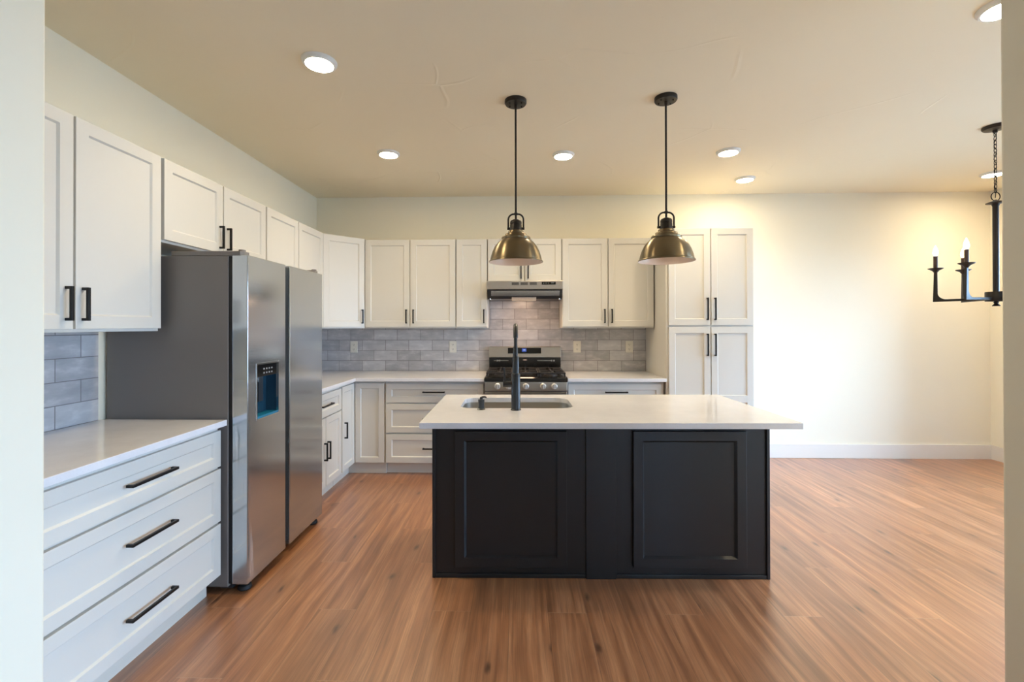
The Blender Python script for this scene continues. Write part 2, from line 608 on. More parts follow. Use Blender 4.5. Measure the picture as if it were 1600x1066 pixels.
# ------------------------------------------------------------------ tiled splashbacks
b = B()
b.box(XL + .001, 1.3345, YB - .009, YB - .0005, CT, 1.351)
b.box(-.298, .430, YB - .009, YB - .0005, 1.351, 1.80)
b.box(-.306, .447, YB - .009, YB - .0005, .60, CT)
tag(b.build('tile_backsplash', M['tile']), 'long grey glazed tile backsplash running behind the range and along the back wall', 'backsplash', 'tiled backsplashes')
tag(B().box(XL + .0005, XL + .009, 1.331, 2.262, CT, 1.351).build('tile_backsplash', M['tile']),
    'short grey glazed tile backsplash beside the refrigerator, above the three-drawer counter', 'backsplash', 'tiled backsplashes')

tag(B().box(XL + .0005, XL + .009, 3.215, YB - .0095, CT, 1.3505).build('tile_backsplash', M['tile']),
    'grey glazed tile backsplash in the far corner, behind the refrigerator', 'backsplash', 'tiled backsplashes')

# ------------------------------------------------------------------ cabinets
R90 = PI / 2
UZ0, UZ1 = 1.351, 2.238
WG = 'white wall cabinets'
BG = 'white base cabinets'

def wall_cab(label, loc, rz, w, d, z0, z1, split=True, hside=None, hz=None, name='wall_cabinet'):
    r = thing(name, label, 'cabinet', loc, rz, WG)
    B().box(.001, w - .001, 0, d, z0, z1).build('body', M['cab'], r, bevel=.001)
    hz = hz or (z0 + .116)
    e, g = .006, .005
    zb, zt = z0 + .013, z1 - .005
    if split:
        m = w / 2
        front(r, 'door', e, m - g, zb, zt, (m - g - .030, hz, .138, True))
        front(r, 'door', m + g, w - e, zb, zt, (m + g + .030, hz, .138, True))
    else:
        front(r, 'door', e, w - e, zb, zt, ((w - e - .028) if hside == 'r' else e + .028, hz, .138, True))
    return r

XU = -1.820     # carcass plane of the wall cabinets on the left wall (doors reach 2 cm further)
wall_cab('tall white two-door wall cabinet above the three-drawer counter left of the refrigerator', (XU, 1.345, 0), R90, .908, .322, UZ0, UZ1)
wall_cab('short white two-door wall cabinet above the refrigerator', (XU, 2.262, 0), R90, .944, .322, 1.805, UZ1, hz=1.912)
wall_cab('white wall cabinet on the left wall between the refrigerator and the corner cabinet', (XU, 3.212, 0), R90, .956, .322, UZ0, UZ1)
YU = 4.490
wall_cab('white two-door wall cabinet between the corner cabinet and the narrow single-door cabinet', (-1.522, YU, 0), 0, .910, .2995, UZ0, UZ1 - .006)
wall_cab('narrow white single-door wall cabinet just left of the range hood', (-.612, YU, 0), 0, .311, .2995, UZ0, UZ1 - .006, split=False, hside='r')
wall_cab('short white two-door wall cabinet above the range hood', (-.300, YU, 0), 0, .730, .2995, 1.802, UZ1 - .004, hz=1.905)
wall_cab('white two-door wall cabinet between the range hood and the tall pantry', (.432, YU, 0), 0, .896, .2995, UZ0, UZ1 - .006)

# diagonal corner cabinet
P0, P1 = Vector((-1.822, 4.176)), Vector((-1.524, 4.474))
cang = math.atan2(P1.y - P0.y, P1.x - P0.x)
r = thing('corner_wall_cabinet', 'white diagonal single-door cabinet in the corner of the two walls', 'cabinet', (P0.x, P0.y, 0), cang, WG)
def loc2(p):
    d = Vector(p) - P0
    return (d.x * math.cos(cang) + d.y * math.sin(cang), -d.x * math.sin(cang) + d.y * math.cos(cang))
poly = [loc2(p) for p in ((-1.822, 4.176), (-1.524, 4.474), (-1.524, 4.7895), (-2.140, 4.7895), (-2.140, 4.176))]
B().prism(poly, UZ0, UZ1).build('body', M['cab'], r, bevel=.001)
wdia = (P1 - P0).length
front(r, 'door', .008, wdia - .008, UZ0 + .013, UZ1 - .005, (wdia - .036, UZ0 + .116, .138, True))

# base cabinets
def base_body(r, w, d, x0=0.):
    B().box(x0 + .001, x0 + w - .001, 0, d, .105, .866).build('body', M['cab'], r, bevel=.001)
    B().box(x0 + .001, x0 + w - .001, .058, d, 0, .105).build('toe_kick', M['toe'], r)

XB = -1.530
r = thing('base_cabinet', 'white three-drawer base cabinet at the left of the refrigerator, under the short counter', 'cabinet', (XB, 1.342, 0), R90, BG)
base_body(r, .938, .610)
for z0, z1, hz in ((.664, .846, .757), (.386, .652, .528), (.113, .374, .238)):
    front(r, 'drawer', .008, .932, z0, z1, (.490, hz, .238, False), rail=.052)

r = thing('base_cabinet', 'white base cabinet with one drawer over two doors, right beside the refrigerator', 'cabinet', (XB, 3.212, 0), R90, BG)
base_body(r, .650, .610)
front(r, 'drawer', .010, .642, .664, .842, (.326, .752, .205, False), rail=.050)
front(r, 'door', .010, .322, .113, .652, (.296, .392, .14, True), rail=.052)
front(r, 'door', .330, .642, .113, .652, (.356, .392, .14, True), rail=.052)

YC = 4.188
r = thing('corner_base_cabinet', 'white L-shaped corner base cabinet whose two doors meet at right angles', 'cabinet', (XB, YC, 0), 0, BG)
cx0, cx1 = -.612, .298
B().prism([(0, 0), (cx1, 0), (cx1, .606), (cx0, .606), (cx0, -.322), (0, -.322)], .105, .866).build('body', M['cab'], r, bevel=.001)
B().prism([(-.058, .036), (cx1, .036), (cx1, .606), (cx0, .606), (cx0, -.322), (-.058, -.322)], 0, .105).build('toe_kick', M['toe'], r)
front(r, 'door', .024, cx1 - .006, .113, .846, rail=.048)
d = shaker(.288, .733, rail=.048).build('door', M['cab'], r, (0, -.314, .113), R90, bevel=.0016)
link('handle', pull(.14, True), d, (.050, -.020, .352), bevel=.0012)

r = thing('base_cabinet', 'white three-drawer base cabinet just left of the range', 'cabinet', (-1.230, YC, 0), 0, BG)
base_body(r, .920, .604)
for z0, z1, hz in ((.668, .842, .766), (.390, .654, .520), (.113, .376, .247)):
    front(r, 'drawer', .010, .912, z0, z1, (.456, hz, .205, False), rail=.052)

r = thing('base_cabinet', 'white base cabinet with a wide top drawer, between the range and the tall pantry', 'cabinet', (.449, YC, 0), 0, BG)
base_body(r, .878, .604)
front(r, 'drawer', .008, .858, .664, .842, (.443, .768, .205, False), rail=.052)
front(r, 'door', .008, .429, .113, .652, (.399, .565, .14, True))
front(r, 'door', .437, .858, .113, .652, (.467, .565, .14, True))

# tall pantry
r = thing('pantry_cabinet', 'tall white pantry cabinet with two upper and two lower doors, standing against the bare wall', 'cabinet', (1.336, 4.150, 0), 0)
B().box(0, .778, 0, .644, .105, 2.252).build('body', M['cab'], r, bevel=.001)
B().box(0, .778, .06, .644, 0, .105).build('toe_kick', M['toe'], r)
ms = .394
front(r, 'door', .020, ms - .004, 1.376, 2.246, (ms - .034, 1.522, .20, True))
front(r, 'door', ms + .004, .770, 1.376, 2.246, (ms + .034, 1.522, .20, True))
rw = [(.055, .570), (.630, 1.193)]
front(r, 'door', .020, ms - .004, .113, 1.361, (ms - .034, 1.200, .20, True), rows=rw)
front(r, 'door', ms + .004, .770, .113, 1.361, (ms + .034, 1.200, .20, True), rows=rw)

# ------------------------------------------------------------------ counters
WT = 'quartz worktops'
CZ0 = .867
tag(B().box(XL + .0095, -1.487, 1.334, 2.288, CZ0, CT).build('worktop', M['quartz'], bevel=.002),
    'short white quartz worktop on the three-drawer cabinet beside the refrigerator', 'worktop', WT)
tag(B().prism([(XL + .0095, 3.206), (-1.487, 3.206), (-1.487, 4.120), (-.309, 4.120), (-.309, YB - .0095), (XL + .0095, YB - .0095)], CZ0, CT).build('worktop', M['quartz'], bevel=.002),
    'L-shaped white quartz worktop turning the corner left of the range', 'worktop', WT)
tag(B().box(.449, 1.333, 4.120, YB - .0095, CZ0, CT).build('worktop', M['quartz'], bevel=.002),
    'white quartz worktop between the range and the tall pantry', 'worktop', WT)

# ------------------------------------------------------------------ outlets
for px, lab in ((-1.742, 'ivory outlet in the backsplash nearest the corner of the room'),
                (-.687, 'ivory outlet in the backsplash left of the range, under the narrow wall cabinet'),
                (.618, 'ivory outlet in the backsplash immediately right of the range'),
                (1.160, 'ivory outlet in the backsplash nearest the tall pantry')):
    r = thing('wall_outlet', lab, 'outlet', (px, YB - .0092, 1.152), 0, 'backsplash outlets')
    B().box(-.039, .039, -.006, 0, -.061, .061).build('cover_plate', M['outlet'], r, bevel=.003)
    for dz in (-.024, .024):
        sk = B().prism([(.017 * math.cos(a * PI / 8), dz + max(-.014, min(.014, .019 * math.sin(a * PI / 8)))) for a in range(16)], -.0085, -.0055, 'y').build('socket', M['outlet'], r)
        q = B()
        q.box(-.008, -.0055, -.0092, -.0083, dz - .004, dz + .006)
        q.box(.0055, .008, -.0092, -.0083, dz - .004, dz + .006)
        q.cyl(.0025, -.0092, -.0083, (0, 0, dz - .009), 'y', 10)
        q.build('slots', M['slot'], sk)

# ------------------------------------------------------------------ refrigerator
r = thing('refrigerator', 'stainless steel side-by-side refrigerator with dispenser, standing against the left wall', 'refrigerator', (-1.490, 2.300, 0), R90)
fw = .893
B().box(0, fw, 0, .640, .035, 1.738).build('body', M['fridge_side'], r, bevel=.004, label='dark grey enamel body')
B().box(.006, fw - .006, -.019, 0, .05, 1.735).build('gasket', M['gasket'], r)
zt, zb, y0, y1 = 1.742, .048, -.019, -.101
def fdoor(x0, x1, hole=None):
    bm = bmesh.new()
    xs, zs = [x0, x1], [zb, zt]
    if hole:
        xs, zs = [x0, hole[0], hole[1], x1], [zb, hole[2], hole[3], zt]
    g = [[bm.verts.new((x, y1, z)) for x in xs] for z in zs]
    for j in range(len(zs) - 1):
        for i in range(len(xs) - 1):
            if hole and i == 1 and j == 1:
                continue
            bm.faces.new((g[j][i], g[j][i + 1], g[j + 1][i + 1], g[j + 1][i]))
    if hole:        # sides of the niche
        q = [g[1][1], g[1][2], g[2][2], g[2][1]]
        iv = [bm.verts.new((v.co.x, y1 + .012, v.co.z)) for v in q]
        for k in range(4):
            bm.faces.new((q[k], q[(k + 1) % 4], iv[(k + 1) % 4], iv[k]))
    loop = g[0] + [rr[-1] for rr in g[1:]] + g[-1][-2::-1] + [rr[0] for rr in g[-2:0:-1]]
    bk = [bm.verts.new((v.co.x, y0, v.co.z)) for v in loop]
    for k in range(len(loop)):
        bm.faces.new((loop[k], loop[(k + 1) % len(loop)], bk[(k + 1) % len(loop)], bk[k]))
    bm.faces.new(bk)
    b = B(); b.bm.free(); b.bm = bm
    return b
HO = (.078, .306, .873, 1.173)
fd = fdoor(.002, .384, HO).build('freezer_door', M['steel'], r, bevel=.004)
fdoor(.434, fw - .001).build('fridge_door', M['steel'], r, bevel=.004)
B().box(.385, .433, -.064, y0, zb + .005, zt - .006).build('handle_recess', M['strip'], r, label='dark recessed grip between the doors')
# dispenser niche
b = B()
nd = y1 + .075
hx0, hx1, hz0, hz1 = HO
e = .0002
yb = y1 + .012
for q in (((hx0, yb, hz0), (hx1, yb, hz0), (hx1, nd, hz0 + .01), (hx0, nd, hz0 + .01)),
          ((hx0, yb, hz1), (hx1, yb, hz1), (hx1, nd, hz1), (hx0, nd, hz1)),
          ((hx0, yb, hz0), (hx0, nd, hz0 + .01), (hx0, nd, hz1), (hx0, yb, hz1)),
          ((hx1, yb, hz0), (hx1, nd, hz0 + .01), (hx1, nd, hz1), (hx1, yb, hz1)),
          ((hx0, nd, hz0 + .01), (hx1, nd, hz0 + .01), (hx1, nd, hz1), (hx0, nd, hz1))):
    b.bm.faces.new([b.bm.verts.new(v) for v in q])
b.build('dispenser', M['niche'], fd, label='dark blue water and ice dispenser')
b = B()
t_ = .006
b.box(hx0, hx0 + t_, y1 - .003, y1 + .012, hz0, hz1); b.box(hx1 - t_, hx1, y1 - .003, y1 + .012, hz0, hz1)
b.box(hx0 + t_, hx1 - t_, y1 - .003, y1 + .012, hz0, hz0 + t_); b.box(hx0 + t_, hx1 - t_, y1 - .003, y1 + .012, hz1 - t_, hz1)
b.build('dispenser_frame', M['chrome'], fd)
B().box(hx0 + t_, hx1 - t_, y1 + .004, nd - .002, hz1 - .072, hz1 - t_).build('control_panel', M['gloss_black'], fd)
b = B()
for i in range(4):
    for j in range(2):
        b.box(hx0 + .075 + i * .026, hx0 + .087 + i * .026, y1 + .0028, y1 + .0042, hz1 - .036 - j * .022, hz1 - .028 - j * .022)
b.build('control_icons', M['icon'], fd)
b = B()
b.cyl(.014, hz1 - .105, hz1 - .07, ((hx0 + hx1) / 2 - .03, y1 + .045, 0))
b.box((hx0 + hx1) / 2 + .005, (hx0 + hx1) / 2 + .05, y1 + .055, y1 + .066, hz0 + .08, hz1 - .08)
b.build('dispenser_lever', M['plastic'], fd, bevel=.002)
b = B()
b.box(hx0 + t_, hx1 - t_, y1 + .004, nd - .004, hz0 + t_, hz0 + .016)
b.build('drip_tray', M['tray'], fd, label='drip tray coloured for the blue film and glow on it')
# top hinge covers
for hx, sx in ((.03, 1), (fw - .03, -1)):
    b = B()
    b.prism([(-.03 * 1, .30), (.05, .30), (.05, -.062), (.028, -.075), (-.012, -.075), (-.03, -.062)] if sx > 0 else
            [(-.05, .30), (.03, .30), (.03, -.062), (.012, -.075), (-.028, -.075), (-.05, -.062)], 1.7385, 1.762)
    b.cyl(.017, 1.7425, 1.772, (0, -.055, 0))
    b.build('hinge_cover', M['fridge_side'], r, (hx, 0, 0), bevel=.002)
B().box(.02, fw - .02, -.012, .05, .02, .047).build('toe_grille', M['plastic'], r)
for hx in (.055, fw - .055):
    B().lathe([(.030, 0), (.034, .006), (.030, .022), (.016, .030), (.016, .046)], 24, (hx, -.055, 0)).build('leveling_foot', M['gasket'], r, smooth=40)
for hx in (.055, fw - .055):
    B().cyl(.02, 0, .035, (hx, .56, 0)).build('leveling_foot', M['gasket'], r)
# loose shipping film still clinging to the freezer door edge
bm = bmesh.new()
rnd = random.Random(3)
NX, NZ = 14, 60
grid = []
for j in range(NZ + 1):
    z = .07 + 1.03 * j / NZ
    row = []
    wfront = .022 * (1 - j / NZ) + .012 * math.sin(j * .31)
    for i in range(NX + 1):
        u = i / NX
        d = .003 + .0055 * abs(math.sin(u * 9 + z * 5 + 1.7 * math.sin(z * 7))) + rnd.uniform(0, .0018)
        if u < .72:
            p = (.002 - d, y0 - .004 + (y1 - y0 - .004) * (u / .72), z)
        else:
            k = (u - .72) / .28
            p = (.002 + k * max(.01, wfront + .018), y1 - d, z)
        row.append(bm.verts.new(p))
    grid.append(row)
for j in range(NZ):
    for i in range(NX):
        bm.faces.new((grid[j][i], grid[j][i + 1], grid[j + 1][i + 1], grid[j + 1][i]))
b = B(); b.bm.free(); b.bm = bm
b.build('protective_film', M['film'], fd, smooth=60, label='crinkled clear protective film on the door edge')

# ------------------------------------------------------------------ gas range
RX0, RX1 = -.304, .444
rw_, rc = RX1 - RX0, (RX0 + RX1) / 2
r = thing('gas_range', 'stainless steel gas range with black cooktop between the back counters', 'range', (rc, 4.150, 0), 0)
hw = rw_ / 2
B().box(-hw + .001, hw - .001, 0, .630, .04, .880).build('body', M['fridge_side'], r)
B().prism([(-.045, .786), (-.038, .868), (.004, .868), (.004, .786)], -hw + .002, hw - .002, 'x').build('control_panel', M['steel_warm'], r, bevel=.003)
B().prism([(-.046, .868), (-.044, .900), (-.03, .908), (.640, .908), (.640, .868)], -hw, hw, 'x').build('cooktop', M['gloss_black'], r, bevel=.002)
# backguard
B().box(-hw + .004, hw - .004, .566, .6405, .909, 1.050).build('backguard', M['gloss_black'], r, bevel=.004)
bgd = B().prism([(.560, 1.046), (.573, 1.150), (.585, 1.157), (.6405, 1.157), (.6405, 1.046)], -hw + .003, hw - .003, 'x').build('backguard_panel', M['steel_warm'], r, bevel=.003)
B().prism([(.5585, 1.086), (.5650, 1.146), (.580, 1.146), (.580, 1.086)], -.175, .168, 'x').build('display', M['gloss_black'], r, bevel=.001)
B().prism([(.5600, 1.105), (.5633, 1.138), (.570, 1.138), (.570, 1.105)], -.030, .016, 'x').build('display_screen', M['screen'], r)
b = B()
for k in range(3):
    b.prism([(.5595, 1.118), (.5608, 1.128), (.566, 1.128), (.566, 1.118)], -.016 + k * .0075, -.011 + k * .0075, 'x')
b.build('display_digits', M['digits'], r)
for x0, x1 in ((-.320, -.170), (.130, .280)):  # light streaks reflected at the oven vents, built as pale bars
    B().box(x0, x1, .562, .567, 1.010, 1.016).build('vent_slot_glint', M['hood_steel'], r)
for sx in (-.285, -.262, .275, .30):  # bright reflections beside the vents, built as chrome discs
    B().lathe([(.009, 0), (.009, .004)], 16, (sx, .5605, 1.013), 'y').build('vent_glint', M['chrome'], r)
B().prism([(.022 * math.cos(k * PI / 12), 1.020 + .007 * math.sin(k * PI / 12)) for k in range(24)], .5630, .5665, 'y').build('badge', M['housing'], r)
# knobs
kb = None
for kx in (-.258, -.158, -.002, .154, .254):
    if kb is None:
        kb = B().lathe([(.028, 0), (.028, -.006), (.0255, -.008), (.024, -.032), (.021, -.036)], 28, (0, 0, 0), 'y').build('knob', M['knob'], r, (kx, -.0420, .828), smooth=35)
        B().box(-.005, .005, -.044, -.030, -.021, .021).build('grip', M['knob'], kb, bevel=.002)
    else:
        c = copy_tree(kb, r)
        c.location = (kx, -.0420, .828)
# burners and grates
for bx_, by_, br_ in ((-.235, .14, .045), (-.235, .42, .036), (0, .28, .052), (.235, .14, .048), (.235, .42, .036)):
    q = B().lathe([(br_ + .018, .908), (br_ + .016, .916), (br_, .918), (br_, .926), (br_ - .012, .930)], 28, (bx_, by_, 0)).build('burner', M['iron'], r, smooth=35)
    B().lathe([(br_ - .012, .9305), (br_ - .010, .936), (br_ - .022, .938)], 24, (bx_, by_, 0)).build('burner_cap', M['gloss_black'], q, smooth=35)
for gx in (-.2435, 0, .2435):
    b = B()
    w2, gy0, gy1, gz, k = .1195, .012, .548, .946, .0065
    b.box(-w2, w2, gy0, gy0 + 2 * k, gz - .012, gz); b.box(-w2, w2, gy1 - 2 * k, gy1, gz - .012, gz)
    b.box(-w2, -w2 + 2 * k, gy0, gy1, gz - .012, gz); b.box(w2 - 2 * k, w2, gy0, gy1, gz - .012, gz)
    b.box(-w2, w2, .274, .287, gz - .012, gz)
    b.box(-k, k, gy0, .115, gz - .010, gz + .003); b.box(-k, k, .168, .392, gz - .010, gz + .003); b.box(-k, k, .446, gy1, gz - .010, gz + .003)
    for yy in (.14, .42):
        b.box(-w2, -.035, yy - k, yy + k, gz - .010, gz + .003); b.box(.035, w2, yy - k, yy + k, gz - .010, gz + .003)
    for sx in (-1, 1):
        for yy in (gy0 + .008, gy1 - .008):
            b.box(sx * (w2 - .008) - .007, sx * (w2 - .008) + .007, yy - .007, yy + .007, .909, gz - .008)
    b.build('grate', M['iron'], r, (gx, 0, 0), bevel=.002)
dr = B().box(-hw + .004, hw - .004, -.040, 0, .215, .776).build('oven_door', M['steel_warm'], r, bevel=.004)
B().box(-hw + .10, hw - .10, -.042, -.038, .30, .61).build('oven_window', M['gloss_black'], dr)
b = B()
b.tube([(-hw + .04, -.088, .705), (hw - .04, -.088, .705)], .012, 16)
for sx in (-1, 1):
    b.cyl(.009, -.088, -.038, (sx * (hw - .07), 0, .705), 'y', 14)
b.build('handle', M['steel_warm'], dr, smooth=40)
B().box(-hw + .004, hw - .004, -.038, 0, .055, .205).build('storage_drawer', M['steel_warm'], r, bevel=.004)
for sx in (-1, 1):
    for yy in (.05, .56):
        B().cyl(.018, 0, .042, (sx * (hw - .06), yy, 0)).build('leg', M['gasket'], r)

# ------------------------------------------------------------------ range hood
r = thing('range_hood', 'slim stainless under-cabinet range hood above the gas range', 'range hood', (.065, 4.320, 1.64), 0)
hh = .3615
B().box(-hh, hh, 0, .467, .080, .1605).build('body', M['hood_steel'], r, bevel=.003)
B().prism([(.012, .079), (.030, .020), (.060, -.008), (.467, -.008), (.467, .079)], -hh + .004, hh - .004, 'x').build('lower_shell', M['plastic'], r, bevel=.003)
B().prism([(.0105, .066), (.0280, .018), (.034, .018), (.0165, .066)], -hh + .040, hh - .030, 'x').build('visor', M['steel'], r, label='reflective bluish visor strip')
for k in range(3):
    b = B()
    for j in range(4):
        b.box(-.034, .034, -.003, .001, j * .0065, j * .0065 + .0045)
    b.build('vent_grille', M['slot'], r, (-.090 + k * .0850, 0, .121))
B().box(.160, .292, -.003, .001, .124, .150).build('control_panel', M['gloss_black'], r)
b = B()
b.box(.248, .276, -.0038, -.0025, .136, .141)
for k in range(3):
    b.box(.175 + k * .022, .184 + k * .022, -.0038, -.0025, .134, .139)
b.build('control_marks', M['icon'], r)
lc = B().box(-.125, .110, .040, .047, -.030, .009).build('lamp_cover', M['housing'], r, bevel=.002, label='pinkish lamp cover under the hood')
B().box(-.115, .100, .0475, .16, -.020, -.0082).build('lamp', M['hoodlens'], lc, label='lit lamp under the hood')
for sx in (-1, 1):
    B().cyl(.007, -.014, -.004, (sx * (hh - .03), .05, 0), 'z', 14).build('corner_screw', M['chrome'], r)

# ------------------------------------------------------------------ island
IA = .0145
IR = thing('kitchen_island', 'charcoal kitchen island with two framed panels and a centre post on its front', 'island', (-.466, 2.483, 0), IA)
IW, ID, IH = 1.822, .635, .866
b = B()
b.box(0, IW, 0, .018, 0, IH); b.box(0, .018, .018, ID, 0, IH); b.box(IW - .018, IW, .018, ID, 0, IH)
b.box(.018, IW - .018, ID - .018, ID, .105, IH); b.box(.018, IW - .018, .018, ID - .018, .08, .105)
b.build('body', M['island'], IR)
for x0, x1 in ((.122, .728), (1.087, 1.694)):
    shaker(x1 - x0, .736, t=.024, rail=.050, depth=.015, slope=.011).build('front_panel', M['island'], IR, (x0, -.0002, .066), bevel=.002)
B().box(.833, .995, -.014, 0, 0, IH - .001).build('center_post', M['island'], IR, bevel=.002)
for x0, x1 in ((-.004, .014), (IW - .014, IW + .004)):
    B().box(x0, x1, -.010, .006, 0, IH - .001).build('corner_trim', M['island'], IR, bevel=.003)
for x0, x1 in ((.0145, .8325), (.9955, IW - .0145)):
    B().box(x0, x1, -.008, 0, 0, .022).build('base_trim', M['island'], IR, bevel=.003)
B().box(.018, IW - .018, ID - .075, ID - .062, 0, .08).build('toe_kick', M['island'], IR)
for k in range(4):
    w = (IW - .02) / 4
    d = shaker(w - .008, .74, rail=.055).build('door', M['island'], IR, (IW - .014 - k * w, ID + .0005, .115), PI, bevel=.0016)
    link('handle', pull(.14, True), d, ((w - .04) if k % 2 == 0 else .03, -.020, .60), bevel=.0012)

def isl(x, y, z=0.):
    c, s = math.cos(IA), math.sin(IA)
    return (-.466 + x * c - y * s, 2.483 + x * s + y * c, z)

def rrect(x0, x1, y0, y1, rad, n=8):
    out = []
    for cx, cy, a in ((x1 - rad, y0 + rad, -PI / 2), (x1 - rad, y1 - rad, 0), (x0 + rad, y1 - rad, PI / 2), (x0 + rad, y0 + rad, PI)):
        for k in range(n + 1):
            t = a + PI / 2 * k / n
            out.append((cx + rad * math.cos(t), cy + rad * math.sin(t)))
    return out

def slab_hole(outer, inner, z0, z1):
    bm = bmesh.new()
    lay = []
    for z in (z0, z1):
        Ls = []
        es = []
        for poly in (outer, inner):
            vs = [bm.verts.new((x, y, z)) for x, y in poly]
            es += [bm.edges.new((vs[i], vs[(i + 1) % len(vs)])) for i in range(len(vs))]
            Ls.append(vs)
        bmesh.ops.triangle_fill(bm, edges=es, use_beauty=True)
        lay.append(Ls)
    for a, c in zip(*lay):
        for i in range(len(a)):
            bm.faces.new((a[i], a[(i + 1) % len(a)], c[(i + 1) % len(a)], c[i]))
    b = B(); b.bm.free(); b.bm = bm
    return b
SX0, SX1, SY0, SY1 = .128, .792, .150, .525
b = slab_hole([(-.026, -.252), (1.852, -.252), (1.852, .668), (-.026, .668)], rrect(SX0, SX1, SY0, SY1, .075), CZ0, CT)
tag(b.build('worktop', M['quartz'], None, (-.466, 2.483, 0), IA, bevel=.002), 'large white quartz island worktop overhanging the charcoal panels', 'worktop', WT)

# undermount sink
SR = thing('undermount_sink', 'stainless undermount sink set in the island worktop', 'sink', isl((SX0 + SX1) / 2, (SY0 + SY1) / 2, CZ0 - .0005), IA)
sw, sd = (SX1 - SX0) / 2 + .004, (SY1 - SY0) / 2 + .004
bm = bmesh.new()
rings = []
for inset, z, rad in ((-.018, 0, .09), (0, 0, .079), (0, -.010, .079), (.006, -.185, .075), (.03, -.205, .06)):
    rings.append([bm.verts.new((x, y, z)) for x, y in rrect(-sw + inset, sw - inset, -sd + inset, sd - inset, rad)])
for a, c in zip(rings, rings[1:]):
    for i in range(len(a)):
        bm.faces.new((a[i], a[(i + 1) % len(a)], c[(i + 1) % len(a)], c[i]))
bm.faces.new(rings[-1])
b = B(); b.bm.free(); b.bm = bm
b.build('basin', M['sink'], SR, smooth=50)
B().lathe([(.045, -.2045), (.045, -.2025), (.032, -.2035), (.02, -.2045)], 24, (0, .05, 0)).build('drain', M['chrome'], SR, smooth=40)

# faucet
FR = thing('kitchen_faucet', 'tall matte black pull-down faucet rising from the island worktop', 'faucet', isl(.454, .095, CT), IA)
B().lathe([(.030, 0), (.030, .004), (.026, .007), (.0255, .200), (.022, .207), (.0185, .209), (.0185, .300), (.016, .305)], 32).build('body', M['faucet'], FR, smooth=35)
R_ = .075
zc = .4785 - R_
path = [(0, 0, .300), (0, 0, zc)] + arc((R_, zc), R_, PI, 0, 20, 'yz')[1:] + [(0, 2 * R_, zc - .06)]
core = B().tube(path, .0065, 12)
b = core
coil = []
turns, N = 46, 46 * 10
L = [Vector(p) for p in [(0, 0, .300 + .02 * i) for i in range(int((zc - .30) / .02) + 1)]] + [Vector(p) for p in path[2:]]
seg = [0.]
for a, c in zip(L, L[1:]):
    seg.append(seg[-1] + (c - a).length)
def at(d):
    for i in range(len(seg) - 1):
        if d <= seg[i + 1] or i == len(seg) - 2:
            t = (d - seg[i]) / max(1e-9, seg[i + 1] - seg[i])
            return L[i].lerp(L[i + 1], t), (L[i + 1] - L[i]).normalized()
for k in range(N + 1):
    p, t = at(seg[-1] * k / N)
    n1 = Vector((1, 0, 0)); n2 = t.cross(n1)
    a = 2 * PI * turns * k / N
    coil.append(p + (n1 * math.cos(a) + n2 * math.sin(a)) * .0095)
b.tube(coil, .0022, 5)
b.build('spring_spout', M['faucet'], FR, smooth=40)
sl = [p for p in path[1:] if p[2] > .405]
B().tube([(0, 0, .408)] + [p for p in path[1:] if p[2] > .41][:], .0135, 16).build('hose_sleeve', M['faucet'], FR, smooth=40)
B().lathe([(.012, zc - .05), (.014, zc - .06), (.0165, zc - .12), (.019, zc - .185), (.017, zc - .19)], 24, (0, 2 * R_, 0)).build('spray_head', M['faucet'], FR, smooth=35)
b = B()
b.tube([(-.020, 0, .146), (-.072, 0, .146)], .0175, 20)
b.tube([(-.062, 0, .158), (-.063, 0, .195), (-.066, 0, .240)], [.0065, .006, .0055], 12)
b.build('lever_handle', M['faucet'], FR, smooth=40)

DR = thing('soap_dispenser', 'small black soap dispenser pump left of the island faucet', 'soap dispenser', isl(.257, .110, CT), IA)
B().lathe([(.023, 0), (.023, .003), (.018, .006), (.0165, .030), (.018, .052), (.018, .057)], 24).build('base', M['faucet'], DR, smooth=35)
B().tube([(0, 0, .055), (0, 0, .066), (.008, 0, .070), (.022, 0, .071), (.030, 0, .066)], [.010, .009, .006, .005, .004], 12).build('nozzle', M['faucet'], DR, smooth=40)

